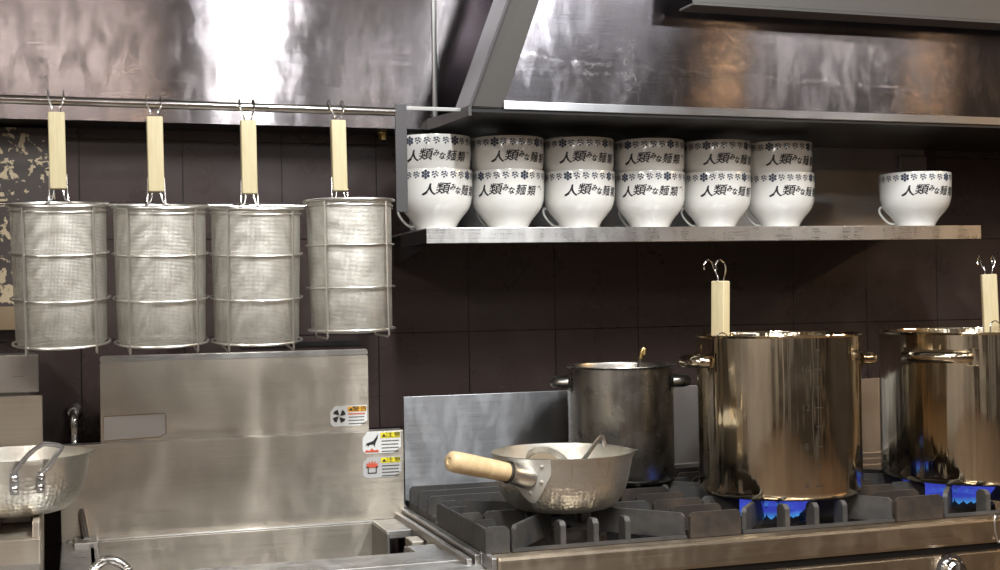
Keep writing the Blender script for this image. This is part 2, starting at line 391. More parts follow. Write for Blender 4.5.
# ------------------------------------------------------------ range hood
hd = thing('range_hood', 'large brushed stainless extractor hood across the top', 'range hood', (.7, -.12, 1.6))
L = lambda x, y, z: (x-.7, y+.12, z-1.6)
b = nbm(); box(b, -1.9, .705-.7, 0, .006, 0, .72); box(b, .712-.7, .30, 0, .006, 0.012, .72); link('left_panel', b, M['hood'], hd, False)
b = nbm(); box(b, .704-.7, .713-.7, -.006, .002, .02, .72, .002); link('panel_seam', b, M['dull'], hd)
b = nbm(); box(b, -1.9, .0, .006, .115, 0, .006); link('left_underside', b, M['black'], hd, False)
# steep sloping front of the right half, its left edge leaning right going up
def hexa(name, bot, top, th, mname, bev=0):
    """quad sheet: bot/top = ((x0,y0),(x1,y1)) at z 1.604 and z 2.06, thickened towards the wall"""
    b = nbm(); t = bmesh.new(); Z0, Z1 = 1.604, 2.06
    q_ = [(bot[0], Z0), (bot[1], Z0), (top[1], Z1), (top[0], Z1)]
    f_ = [t.verts.new(L(p[0], p[1], z)) for p, z in q_]
    e = Vector(L(bot[1][0], bot[1][1], Z0))-Vector(L(bot[0][0], bot[0][1], Z0)); w_ = Vector((e.y, -e.x, 0)).normalized()*-th
    k_ = [t.verts.new(Vector(L(p[0], p[1], z))+w_) for p, z in q_]
    t.faces.new(f_); t.faces.new(k_[::-1])
    for a in range(4): t.faces.new((f_[a], k_[a], k_[(a+1) % 4], f_[(a+1) % 4]))
    bmesh.ops.recalc_face_normals(t, faces=t.faces)
    if bev: bmesh.ops.bevel(t, geom=t.edges[:], offset=bev, segments=2, affect='EDGES')
    merge(b, t); return link(name, b, M[mname], hd, False)
DY = -.02
hexa('sloping_panel', ((.755, -.398), (3.2, -.398)), ((.755+.160, -.398+DY), (3.2, -.398+DY)), .004, 'hood2')
hexa('corner_flange', ((.700, -.412), (.762, -.404)), ((.700+.170, -.412+DY), (.762+.160, -.404+DY)), .010, 'rib2', .002)
hexa('end_rib', ((.700, -.300), (.700, -.408)), ((.870, -.300-.01), (.870, -.408+DY)), -.006, 'rib', .001)
b = nbm(); box(b, .762-.7, 2.5, -.290, -.284, .002, .018, .001); link('drip_lip', b, M['plate'], hd, False)
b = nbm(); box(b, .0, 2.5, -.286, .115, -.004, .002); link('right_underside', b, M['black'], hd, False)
def yz(b, pts, x, th):
    t = bmesh.new(); vs = [t.verts.new(L(x, p[0], p[1])) for p in pts]; f = t.faces.new(vs)
    r = bmesh.ops.extrude_face_region(t, geom=[f])
    for v in [g for g in r['geom'] if isinstance(g, bmesh.types.BMVert)]: v.co.x += th
    bmesh.ops.recalc_face_normals(t, faces=t.faces); merge(b, t)
b = nbm(); yz(b, [(-.06, 1.600), (-.412, 1.588), (-.412, 1.606), (-.30, 1.610), (-.06, 1.626)], .692, .006)
link('lower_end_lip', b, M['rib'], hd, False)
b = nbm(); box(b, 1.11-.7, 2.5, -.50+.12, -.493+.12, .200, .32, .002); box(b, 1.11-.7, 2.5, -.50+.12, -.44+.12, .196, .201, .001); link('grease_gutter', b, M['rib2'], hd, False)

bt = nbm(); bx_ = Vector(L(.614, -.05, 1.585)); lathe(bt, [(0, 0), (.009, 0), (.009, .012), (0, .012)], 6, Matrix.Translation(bx_)); lathe(bt, [(0, .012), (.012, .012), (.012, .0152), (0, .0152)], 24, Matrix.Translation(bx_))
link('hex_bolt', bt, M['gold'], hd, True)
# ------------------------------------------------------------ strainer rail
rk = thing('strainer_rack', 'two horizontal steel bars with a flat upright end plate, holding strainers', 'rack', (.575, -.37, 1.5))
b = nbm(); tube(b, [(-1.3, 0, .10), (-.012, 0, .0965)], .0078, 16); link('upper_rail', b, M['rail'], rk)
b = nbm(); tube(b, [(-1.3, .03, -.076), (-.012, .03, -.077)], .005, 12); link('lower_rail', b, M['rail'], rk)
b = nbm(); box(b, -.012, .010, -.003, .003, -.088, .112, .001); link('end_plate', b, M['rib'], rk, False)
b = nbm(); box(b, .010, .115, .0, .003, .101, .108, .0008); link('stay_bar', b, M['dull'], rk, False)

# ------------------------------------------------------------ bowl shelf (tilts up very slightly to the right)
TL = .0062
sh = thing('bowl_shelf', 'long narrow stainless shelf with thick front edge, holding bowls', 'shelf', (.630, 0, 1.385))
b = nbm(); box(b, 0, 1.25, -.330, -.002, -.003, 0, .0008); link('shelf_plate', b, M['shelf'], sh, False, rot=(0, -TL, 0))
b = nbm(); box(b, 0, 1.25, -.332, -.328, -.029, .0006, .0008); link('front_edge', b, M['shelf'], sh, False, rot=(0, -TL, 0))
b = nbm(); box(b, 0, 1.22, -.328, -.30, -.029, -.026, .0006); box(b, 0, .003, -.328, -.13, -.029, -.003, .0006); link('underside_fold', b, M['black'], sh, False, rot=(0, -TL, 0))
for x in (.02,):
    b = nbm(); prism(b, [(-.004, 0), (-.004, -.06), (-.29, -.024), (-.29, 0)], .004, Matrix.Translation((x, 0, -.004)) @ Matrix.Rotation(pi/2, 4, 'Z'))
    link('bracket', b, M['black'], sh, False)

# ------------------------------------------------------------ ramen bowls
BP = [(.0385, 0), (.0398, .005), (.0425, .011), (.0468, .018), (.0535, .0265), (.0608, .035), (.0668, .0435), (.0706, .053), (.0729, .064), (.0740, .085), (.0745, .1165)]
def brad(z):
    for (r0, z0), (r1, z1) in zip(BP, BP[1:]):
        if z <= z1: return r0+(r1-r0)*(z-z0)/(z1-z0)
    return BP[-1][0]
def wrap(t, a, zc, off=.0004):
    """flat XY decal -> wrapped on the bowl; a = angle from the front (-Y), to the right positive"""
    for v in t.verts:
        z = zc+v.co.y; r = brad(z)+off; th = -pi/2+a+v.co.x/brad(zc)
        v.co = Vector((r*cos(th), r*sin(th), z))
def blob(bm, cx, cy, rx, ry, a, zc, rot=0, n=10):
    t = bmesh.new(); vs = [t.verts.new((cx+rx*cos(2*pi*i/n)*cos(rot)-ry*sin(2*pi*i/n)*sin(rot), cy+rx*cos(2*pi*i/n)*sin(rot)+ry*sin(2*pi*i/n)*cos(rot), 0)) for i in range(n)]
    t.faces.new(vs); wrap(t, a, zc); merge(bm, t)
def bold_text(s, size, d):
    out = bmesh.new(); w_ = d*.75
    for dx, dy in ((-w_, 0), (w_, 0), (0, w_), (0, -w_), (0, 0)):
        t = text_bm(s, size, .003, 0); bmesh.ops.translate(t, vec=(dx, dy, 0), verts=t.verts); merge(out, t)
    return out
def make_bowl():
    t = thing('ramen_bowl', '', 'bowl')
    b = nbm(); prof = [(0, .004), (.030, .004), (.032, 0)]+BP+[(.0740, .1185), (.0720, .1170), (.0712, .085), (.0702, .066), (.0675, .054), (.059, .041), (.045, .026), (.02, .016), (0, .014)]
    lathe(b, prof, 96); link('body', b, M['bowl'], t, ang=60)
    b = nbm(); a = radians(-86)
    pts = [(.067, .050), (.0735, .046), (.0745, .038), (.070, .028), (.062, .018), (.053, .0105), (.045, .0095), (.0415, .010)]
    tube(b, [(r*cos(-pi/2+a), r*sin(-pi/2+a), z) for r, z in pts], .0068, 12, smooth=5, flat=.42, up=(cos(-pi/2+a), sin(-pi/2+a), .3))
    link('handle', b, M['bowl'], t)
    b = nbm()
    for s, a, size, dz, bold, sx in (('人', 0, .0250, -.001, .0010, 1.15), ('類', 21, .0262, .001, .0005, 1.08), ('み', 37, .0155, .0045, .0007, .85), ('な', 46, .0165, -.002, .0007, .85),
                              ('麺', 61, .0240, -.001, .0004, .92), ('類', 80, .0235, -.002, .0004, .92)):
        q_ = bold_text(s, size, bold)
        for v in q_.verts: v.co.x = v.co.x*sx + v.co.y*.22 ; v.co.y = v.co.y*.92 + .0004*sin(v.co.x*400+a)
        wrap(q_, radians(a), .0765+dz); merge(b, q_)
    # tail of the brush line and a broad first sweep
    for cx, cy, rx, ry, rot in ((.0, .006, .0055, .0011, .35), (.006, .003, .005, .0009, -.9)): blob(b, cx, cy, rx, ry, radians(97), .079, rot)
    blob(b, -.008, -.008, .006, .0011, radians(0), .0765, .5); blob(b, .0075, -.0065, .004, .0014, 0, .0765, -.6)
    link('lettering', b, M['ink'], t, False)
    b = nbm(); b2 = nbm()
    for i in range(5):
        a = radians(-5+72*i)
        for p in range(6): blob(b, .0062*cos(p*pi/3+.5), .0062*sin(p*pi/3+.5), .0032, .0029, a, .1065, p*pi/3+.5)
        blob(b, 0, 0, .0030, .0030, a, .1065)
        for j in range(4):
            aj = a+radians(14.5+14.3*j)
            for cx, cy, rx, ry, rot in ((-.0028, .003, .0019, .0012, .5), (.001, .0035, .0017, .0011, -.5), (-.0008, .0006, .0026, .0009, .2), (.0022, -.0012, .0018, .0011, -.7), (-.001, -.0032, .0016, .0012, .9), (-.0036, -.0005, .0012, .0009, 0), (.0035, .0018, .001, .0008, 0)):
                blob(b2, cx*1.55, cy*1.45, rx*1.55, ry*1.6, aj, .1060, rot, 7)
    link('medallions', b, M['blue'], t, False); link('flower_border', b2, M['blue2'], t, False)
    return t
bowl0 = make_bowl()
def camang(x, y): return atan2(EYE.y-y, EYE.x-x)+pi/2      # bowl front (-Y) turned towards the viewer
low = [(.683, -9), (.835, -40), (.990, -12), (1.149, -37), (1.304, -14), (1.459, -6)]
upp = [-33, -14, -19, -30, -10, -8]
col = ['leftmost', 'second', 'third', 'fourth', 'fifth', 'rightmost']
YBW = -.205; first = True
for i, (x, a) in enumerate(low):
    zb = 1.385+(x-.63)*TL+.0008
    lab = '%s white ramen bowl in the lower row of the stacked bowls, resting on the shelf' % col[i]
    if i == 0:
        o = bowl0; o.location = (x, YBW, zb); o.rotation_euler = (0, 0, camang(x, YBW)+radians(a)); o['label'] = lab; o['group'] = 'stacked ramen bowls on the shelf'
    else: dup(bowl0, (x, YBW, zb), camang(x, YBW)+radians(a), lab)
for i, (x, _) in enumerate(low):
    zb = 1.385+(x-.63)*TL+.0008+.0662
    dx = (-.002, 0, -.001, 0, .002, -.004)[i]
    dup(bowl0, (x+dx, YBW, zb), camang(x, YBW)+radians(upp[i]), '%s white ramen bowl in the upper row, stacked inside the bowl below it' % col[i])
x = 1.776; o = dup(bowl0, (x, YBW-.04, 1.385+(x-.63)*TL+.0008), camang(x, YBW)+radians(-11), 'single unstacked white ramen bowl standing alone at the right end of the shelf')
del o['group']; o.scale = (1.04, 1.04, 1.0)

# ------------------------------------------------------------ noodle strainers
def make_strainer():
    t = thing('noodle_strainer', '', 'strainer')
    R = .0745
    # wooden grip
    b = nbm(); box(b, -.0135, .0135, -.009, .009, .005, .135, .003, seg=3); link('wooden_grip', b, M['wood'], t)
    b = nbm()
    for s in (-1, 1):      # hooks over the rail
        tube(b, [(s*.006, 0, .131), (s*.007, -.001, .143), (s*.0125, .002, .158), (s*.0125, .008, .170), (s*.012, .020, .174), (s*.012, .029, .166), (s*.013, .027, .156)], .0016, 8, smooth=5)
    link('hook', b, M['chrome'], t)
    b = nbm()
    for s in (-1, 1):
        tube(b, [(s*.008, 0, .016), (s*.007, -.002, .004), (s*.011, -.006, -.012), (s*.020, -.010, -.018)], .0018, 8, smooth=4)
        tube(b, [(s*.0135, .002, .03), (s*.0145, 0, .0), (s*.0155, -.004, -.018)], .0014, 8, smooth=4)
    link('neck_wires', b, M['chrome'], t)
    # basket; origin is the rim point nearest the grip
    cy = -R-.004
    b = nbm(); lathe(b, [(R, 0), (R-.0005, -.08), (R-.002, -.16), (R-.003, -.222), (R-.008, -.230), (R*.5, -.233), (0, -.2335)], 72)
    bk = link('mesh_basket', b, M['mesh'], t)
    b = nbm(); tube(b, circle(R+.004, .0), .0031, 8, True); tube(b, circle(R+.002, -.009), .0014, 8, True)
    link('rim_ring', b, M['wire'], t)
    b = nbm()
    for z in (-.078, -.152): tube(b, circle(R+.003, z), .0018, 8, True)
    tube(b, circle(R+.0015, -.226), .0022, 8, True)
    link('hoops', b, M['wire'], t)
    b = nbm()
    for a in (pi/2-.75, pi/2+.75):
        c, s = cos(a)*(R+.0045), sin(a)*(R+.0045)
        x = abs(c)*(1 if c > 0 else -1)
        tube(b, [(x, -s, -.002), (x, -s, -.22), (x, -s, -.236), (x, -s+.010, -.239), (x, 0, -.239), (x, s-.010, -.239), (x, s, -.236), (x, s, -.22), (x, s, -.002)], .0019, 8)
    link('upright_wires', b, M['wire'], t)
    for ch in t.children:
        if ch.name.split('.')[0] in ('mesh_basket', 'rim_ring', 'hoops', 'upright_wires'): ch.location = (0, cy, -.018)
    return t
def tilt(t, a, sc=1.0):
    R = .0745; Rx = Matrix.Rotation(a, 3, 'X'); piv = Vector((0, 0, -.018))
    for ch in t.children:
        if ch.name.split('.')[0] in ('mesh_basket', 'rim_ring', 'hoops', 'upright_wires'):
            ch.rotation_euler = (a, 0, 0); ch.location = piv+Rx @ Vector((0, (-R-.004), 0))
st0 = make_strainer()
ST = [(-.025, 1.441, .11, 'leftmost on the rail, before the flaking board'), (.1350, 1.438, .10, 'second from the left of the strainers hanging from the rail'),
      (.294, 1.436, .09, 'third from the left on the rail'), (.455, 1.443, .02, 'rightmost hanging strainer, set a little higher, next to the shelf')]
for i, (x, z, a, lab) in enumerate(ST):
    lab = 'wire noodle strainer, '+lab
    if i == 0: o = st0; o.location = (x, -.388, z); o['label'] = lab; o['group'] = 'noodle strainers hanging from the rail'
    else: o = dup(st0, (x, -.388, z), 0, lab)
    o.rotation_euler = (0, (-.014, -.012, -.008, -.014)[i], 0)
    if i == 3: o.scale = (.985, .985, .985)
    tilt(o, a)

# ------------------------------------------------------------ noodle boiler (left)
nb = thing('noodle_boiler', 'stainless boiling sink with tall backsplash and warning stickers, under the strainers', 'boiler', (.3, -.35, 0))
B = lambda x, y, z: (x-.3, y+.35, z)
def bb(name, x0, x1, y0, y1, z0, z1, mt, bev=.001, parent=None, par=None):
    b = nbm(); box(b, x0-.3, x1-.3, y0+.35, y1+.35, z0, z1, bev); return link(name, b, M[mt], par or nb, False)
up = nbm()
def rrect(w0, w1, z0, z1, r, n=5):
    pts = [(w0, z0), (w1, z0)]
    for i in range(n+1): a = i/n*pi/2; pts.append((w1-r+r*cos(a), z1-r+r*sin(a)))
    for i in range(n+1): a = pi/2+i/n*pi/2; pts.append((w0+r+r*cos(a), z1-r+r*sin(a)))
    return pts
prism(up, rrect(.043-.3, .560-.3, .97, 1.142, .006), .004, Matrix.Translation((0, -.12+.35, 0)))
prism(up, rrect(.043-.3, .560-.3, 1.142, 1.153, .006), .004, Matrix.Translation((0, -.119+.35, 0)))
ub = link('upper_backsplash', up, M['steelw'], nb, False)
bb('upper_backsplash_flange', .045, .558, -.121, -.1198, 1.141, 1.152, 'steel', .0005)
lb = bb('lower_backsplash', -.03, .622, -.160, -.155, .80, .990, 'steelw')
bb('ledge', -.03, .622, -.155, -.120, .984, .990, 'steel')
# counter around the well: well opens X .03...55, Y -.53..-.17
bb('rear_rim', -.02, .60, -.175, -.160, .808, .816, 'steel', .002)
bb('front_rim', -.03, .632, -.615, -.520, .790, .817, 'steel', .004)
bb('front_apron', -.03, .640, -.690, -.605, .70, .816, 'steel', .016)
bb('left_counter', -.03, .034, -.60, -.16, .79, .812, 'steel', .002)
bb('right_counter', .552, .602, -.30, -.165, .80, .816, 'steel', .002)
bb('right_counter', .552, .602, -.525, -.46, .80, .816, 'steel', .002)
bb('well_back', .02, .56, -.176, -.170, .60, .812, 'steelw'); bb('well_right', .551, .556, -.31, -.172, .60, .812, 'dull'); bb('well_right', .551, .556, -.53, -.44, .60, .812, 'dull')
bb('well_left', .02, .028, -.53, -.17, .60, .812, 'dull'); bb('well_front', .02, .56, -.530, -.522, .60, .812, 'dull'); bb('well_floor', .02, .60, -.53, -.17, .60, .61, 'dull')
bb('overflow_box', .575, .60, -.40, -.35, .70, .812, 'steelw', .003); bb('overflow_floor', .55, .602, -.45, -.30, .70, .705, 'dull')
bb('side_trim', .602, .612, -.66, -.15, .80, .826, 'steel', .002); bb('side_trim', .616, .626, -.66, -.15, .80, .832, 'steel', .002)
bb('side_channel', .606, .620, -.61, -.15, .80, .815, 'front', .001)
bb('lower_body', -.03, .625, -.60, -.12, .02, .60, 'front', .003)
bb('tap_block', -.008, .034, -.235, -.16, .70, .822, 'steel', .002)
# stickers
def sticker(par, x0, x1, z0, z1, y, base, head, kind):
    """pictogram left, header right; par-local"""
    b = nbm(); w = x1-x0; h = z1-z0; c = .006
    prism(b, [(x0+c, z0), (x1-.2*w, z0), (x1, z0+.25*h), (x1, z1), (x0+c*1.6, z1), (x0, z1-c*2), (x0, z0+c)], .0006, Matrix.Translation((-.3, y+.35, 0)))
    s = link('warning_sticker', b, M[base], par, False)
    xm = x0+w*.47; hh = h*.30
    def fl(name, mt, fn):
        b = nbm(); fn(b); link(name, b, M[mt], s, False)
    def rect(b, a0, a1, c0, c1, dy=.0008): box(b, a0-.3, a1-.3, y+.35-dy, y+.35-dy+.0003, c0, c1)
    fl('header', head, lambda b: rect(b, xm, x1-.002, z1-hh, z1-.002))
    def hdr(b):
        t = text_bm('警告' if head == 'orange' else '注意', hh*.85, None)
        for v in t.verts: v.co.x *= 1.5
        merge(b, t, Matrix.Translation((xm+(x1-xm)*.62-.3, y+.35-.0013, z1-hh/2-.001)) @ Matrix.Rotation(pi/2, 4, 'X'))
        prism(b, [(xm+.002-.3, z1-hh+.002), (xm+.011-.3, z1-hh+.002), (xm+.0065-.3, z1-.004)], .0002, Matrix.Translation((0, y+.35-.0012, 0)))
    fl('header_text', 'pblack', hdr)
    def rows(b):
        rs = random.Random(5)
        for r in range(3 if head == 'orange' else 4):
            zz = z1-hh-(.010 if head == 'orange' else .005)-r*h*.16; xx = xm+.002
            while xx < x1-.006: w_ = rs.uniform(.0015, .003); rect(b, xx, xx+w_, zz-.0018, zz, .0009); xx += w_+.0007
    fl('small_print', 'pblack', rows)
    if head == 'orange':
        def rr(b):
            xx = xm+.001
            while xx < x1-.004: rect(b, xx, xx+.0022, z1-hh-.006, z1-hh-.003, .0009); xx += .0029
        fl('red_line', 'red', rr)
    cx = x0+w*.24; cz = z0+h*.5
    if kind == 'fan':
        def f(b):
            for i in range(4):
                a = pi/4+i*pi/2; R_ = h*.33
                prism(b, [(cx-.3+R_*.12*cos(a-.8), cz+R_*.12*sin(a-.8)), (cx-.3+R_*cos(a-.55), cz+R_*sin(a-.55)), (cx-.3+R_*1.05*cos(a), cz+R_*1.05*sin(a)), (cx-.3+R_*cos(a+.35), cz+R_*sin(a+.35))], .0002, Matrix.Translation((0, y+.35-.0012, 0)))
        fl('fan_pictogram', 'pblack', f)
    elif kind == 'hand':
        def f(b):
            P = [(-.012, -.004), (-.014, -.010), (-.010, -.007), (-.009, -.012), (-.005, -.007), (.004, -.007), (.006, -.013), (.008, -.004), (.013, .006), (.014, .016), (.009, .008), (.003, .001)]
            prism(b, [(cx-.3+px_*.9, cz+pz_*.9+.003) for px_, pz_ in P], .0002, Matrix.Translation((0, y+.35-.0012, 0)))
        fl('hand_pictogram', 'pblack', f)
        def g(b): prism(b, [(cx-.3-.015, z0+.003), (cx-.3+.015, z0+.003), (cx-.3+.011, z0+.008), (cx-.3+.005, z0+.006), (cx-.3, z0+.011), (cx-.3-.005, z0+.006), (cx-.3-.011, z0+.008)], .0002, Matrix.Translation((0, y+.35-.0011, 0)))
        fl('heat_pictogram', 'red', g)
    else:
        def g(b):
            P = [(-.010, 0), (-.015, .004), (-.011, .004), (-.014, .011), (-.008, .007), (-.007, .015), (-.003, .008), (0, .016), (.003, .008), (.007, .015), (.008, .007), (.014, .011), (.011, .004), (.015, .004), (.010, 0)]
            prism(b, [(cx-.3+px_*.9, cz+pz_*.9) for px_, pz_ in P], .0002, Matrix.Translation((0, y+.35-.0012, 0)))
        fl('flame_pictogram', 'red', g)
        def f(b):
            for P in ([(-.013, .002), (-.008, .002), (-.008, -.011), (-.010, -.012), (-.010, 0), (-.013, 0)], [(.013, .002), (.008, .002), (.008, -.011), (.010, -.012), (.010, 0), (.013, 0)], [(-.010, -.013), (.010, -.013), (.009, -.011), (-.009, -.011)]):
                prism(b, [(cx-.3+px_*.9, cz+pz_*.9) for px_, pz_ in P], .0002, Matrix.Translation((0, y+.35-.0012, 0)))
        fl('pot_pictogram', 'pblack', f)
    return s
s1 = sticker(nb, .482, .557, .999, 1.040, -.1208, 'stk', 'orange', 'fan'); s1['label'] = 'white warning sticker with orange header and fan picture'
s2 = sticker(nb, .538, .616, .946, .989, -.1610, 'stk', 'yellow', 'hand'); s2['label'] = 'white caution sticker with yellow header and hand picture'
s3 = sticker(nb, .538, .616, .898, .939, -.1610, 'stkg', 'yellow', 'pot'); s3['label'] = 'grey caution sticker with yellow header and flaming pot picture'
b = nbm()
outl = [(.048, .992), (.048, 1.036), (.050, 1.038), (.160, 1.040), (.163, 1.037), (.163, 1.001), (.152, .995)]
prism(b, [(x-.3, z) for x, z in outl], .0004, Matrix.Translation((0, -.1206+.35, 0))); rs = link('sticker_residue', b, M['resid'], nb, False)
b = nbm(); tube(b, [(x-.3, -.1208+.35, z) for x, z in outl], .0008, 6, True); link('glue_outline', b, M['glue'], rs, False)

b = nbm(); prism(b, [(-.13, 0), (.115, 0), (.123, .004), (.105, .012), (-.13, .013)], .05, None, .003)
tag(link('oven_tray', b, M['black'], loc=(.44, -.095, 1.157)), 'black enamelled tray lying on top of the backsplash behind the strainers', 'tray')

# ------------------------------------------------------------ tap pipe and hose
tp = thing('tap_pipe', 'chromed water pipe coming down from a round wall flange', 'tap', (-.006, 0, 1.04))
b = nbm(); lathe(b, [(0, 0), (.017, 0), (.018, .004), (.014, .010), (.010, .014), (.010, .020), (0, .020)], 32, Matrix.Rotation(pi/2, 4, 'X')); link('wall_flange', b, M['chrome'], tp)
b = nbm(); tube(b, [(0, -.01, 0), (.001, -.035, -.003), (.001, -.048, -.018), (.002, -.055, -.06), (.008, -.125, -.14), (.021, -.195, -.220)], .0085, 16, smooth=6); link('pipe', b, M['chrome'], tp)
b = nbm(); lathe(b, [(0, 0), (.0105, 0), (.0105, .014), (0, .014)], 6, Matrix.Translation((.001, -.050, -.04))); link('union_nut', b, M['chrome'], tp)
b = nbm(); P = smooth_pts([(-.030, .0, -.06), (-.024, 0, -.012), (-.006, -.003, .012), (.014, -.006, .013), (.034, -.010, -.004), (.046, -.014, -.05)], 22)
rr_ = [.0072+(.0012 if (i % 3 == 0) else 0) for i in range(len(P))]
tube(b, P, rr_, 12)
tag(link('spray_hose', b, M['chrome'], loc=(.040, -.560, .835)), 'ribbed metal hose arching out of the left end of the boiling sink', 'hose')

# ------------------------------------------------------------ left-hand equipment
le = thing('left_cooker', 'stainless cooker at the left edge, carrying the double-handled pan', 'cooker', (-.35, -.4, 0))
def lbx(name, x0, x1, y0, y1, z0, z1, mt, bev=.002):
    b = nbm(); box(b, x0+.35, x1+.35, y0+.4, y1+.4, z0, z1, bev); return link(name, b, M[mt], le, False)
lbx('upper_back_panel', -.8, -.062, -.302, -.29, 1.100, 1.166, 'steel'); lbx('lower_back_panel', -.8, -.056, -.312, -.30, .86, 1.095, 'steelw')
lbx('back_panel_post', -.8, -.075, -.29, -.03, .86, 1.16, 'dull')
lbx('deck', -.8, -.056, -.56, -.31, .70, .890, 'steelw'); lbx('front_step', -.8, -.056, -.85, -.56, .70, .852, 'dull')
lbx('pan_support', -.8, -.072, -.40, -.33, .890, .9145, 'dull'); lbx('pan_support', -.068, -.057, -.55, -.33, .890, .9145, 'steelw'); lbx('pan_support', -.13, -.118, -.55, -.33, .890, .9145, 'steelw'); lbx('pan_support', -.30, -.288, -.55, -.33, .890, .9145, 'steelw')
lbx('slot', -.115, -.075, -.66, -.652, .850, .853, 'black'); lbx('front_apron', -.8, -.056, -.88, -.85, .70, .856, 'front', .006)
lbx('cabinet', -.8, -.06, -.86, -.05, .02, .70, 'front')
# vent duct strip seen between flaking board and cooker
b = nbm(); box(b, -.9, -.05, -.06, -.031, 1.205, 1.25, .002); tag(link('beige_conduit', b, M['dirty']), 'beige horizontal conduit on the wall left of the strainers', 'conduit')

# ------------------------------------------------------------ saucepans
PANP = [(0, 0), (.070, .0), (.085, .004), (.098, .014), (.109, .032), (.116, .055), (.120, .085), (.1225, .096), (.1235, .098), (.1215, .0985), (.1185, .085), (.1145, .055), (.1075, .034), (.096, .016), (.083, .0065), (.068, .0025), (0, .0025)]
def panbody(b, sc=1.0, spouts=()):
    lathe(b, [(r*sc, z*sc) for r, z in PANP], 128)
    for v in b.verts:
        z = v.co.z/sc
        if z > .07:
            a = atan2(v.co.y, v.co.x)
            for s in spouts:
                d = (a-s+pi) % (2*pi)-pi
                k_ = math.exp(-(d/.10)**2)*((z-.07)/.028)**2*.010*sc
                v.co.x += k_*cos(s); v.co.y += k_*sin(s)
PX, PY, PZ = .816, -.540, .8785
va = atan2(-2.7-PY, -PX)
pan = thing('saucepan', 'hammered aluminium saucepan with pale wooden handle on the front left burner', 'saucepan', (PX, PY, PZ)); pan.scale = (1.02, 1.02, 1.02)
b = nbm(); panbody(b, 1.0, (va+pi/2+.05,)); link('pan_body', b, M['alu'], pan, ang=50)
ha = va-radians(27)
R_ = Matrix.Rotation(ha, 4, 'Z')
b = nbm()   # shield-shaped riveted plate curved on the wall, local +X outwards
t = bmesh.new(); cols = 16
SH = lambda s: (.0965 if True else 0)
grid = []
for i in range(cols+1):
    s = -1+2*i/cols; w_ = .038
    zt = .0975; zb_ = .022+.050*abs(s)**1.5
    grid.append([(s*w_, zt+(zb_-zt)*j/8) for j in range(9)])
def panr(z):
    for (r0, z0), (r1, z1) in zip(PANP[1:9], PANP[2:9]):
        if z <= z1: return r0+(r1-r0)*(z-z0)/(z1-z0)
    return .1235
V = [[t.verts.new(((panr(z)+.0045)*cos(y/.118), (panr(z)+.0045)*sin(y/.118), z)) for y, z in g] for g in grid]
for i in range(cols):
    for j in range(8): t.faces.new((V[i][j], V[i+1][j], V[i+1][j+1], V[i][j+1]))
g_ = bmesh.ops.extrude_face_region(t, geom=t.faces[:])
for v in [q_ for q_ in g_['geom'] if isinstance(q_, bmesh.types.BMVert)]: v.co -= Vector((v.co.x, v.co.y, 0)).normalized()*.0032
bmesh.ops.recalc_face_normals(t, faces=t.faces)
merge(b, t, R_); link('handle_bracket', b, M['alubr'], pan)
b = nbm()
for y, z in ((.024, .086), (-.026, .086), (.022, .060), (-.022, .060), (0, .041)):
    r = panr(z)+.0045; lathe(b, [(.0038, -.001), (.0034, .0012), (0, .0022)], 14, R_ @ Matrix.Translation((r*cos(y/.118), r*sin(y/.118), z)) @ Matrix.Rotation(y/.118, 4, 'Z') @ Matrix.Rotation(pi/2, 4, 'Y'))
link('rivets', b, M['aluplain'], pan)
hd_ = Matrix.Translation((.114, -.004, .068)) @ Matrix.Rotation(radians(-24), 4, 'Z') @ Matrix.Rotation(radians(90-14), 4, 'Y')
b = nbm(); lathe(b, [(.022, 0), (.021, .012), (.0185, .030), (.0190, .040), (.0198, .043), (.0185, .043), (.016, .035), (0, .03)], 36, R_ @ hd_); link('handle_socket', b, M['aluplain'], pan)
b = nbm(); lathe(b, [(.0155, .036), (.0162, .044), (.0158, .048), (.0150, .047), (0, .046)], 32, R_ @ hd_); link('handle_collar', b, M['ironb'], pan)
b = nbm(); lathe(b, [(.0150, .040), (.0158, .060), (.0165, .090), (.01605, .0915), (.0165, .093), (.01610, .0945), (.0166, .096), (.0162, .0975), (.0167, .10), (.0172, .130), (.0170, .152), (.0160, .160), (.0125, .164), (.006, .1645), (.005, .163), (0, .163)], 40, R_ @ hd_); link('wooden_handle', b, M['wood2'], pan, ang=50)
# ladle in the saucepan
ld = thing('ladle', 'small round ladle resting inside the wooden-handled saucepan', 'ladle', (PX, PY, PZ))
b = nbm(); lm = Matrix.Translation((-.036, -.010, .066)) @ Matrix.Rotation(radians(38), 4, 'X') @ Matrix.Rotation(radians(4), 4, 'Y')
lathe(b, [(0, -.003), (.022, -.001), (.034, .008), (.040, .022), (.0412, .022), (.035, .005), (.022, -.0035), (0, -.0055)], 48, lm); link('ladle_cup', b, M['aluplain'], ld)
b = nbm(); lathe(b, [(0, .012), (.034, .013)], 32, lm); link('cup_contents', b, M['crust'], ld)
b = nbm(); tube(b, [(-.012, -.045, .060), (.000, -.075, .082), (.010, -.088, .098), (.036, -.076, .122), (.048, -.068, .128), (.053, -.066, .122), (.054, -.068, .112)], .0052, 10, smooth=5, flat=.35, up=(.3, -.5, .8)); link('ladle_handle', b, M['dull'], ld)

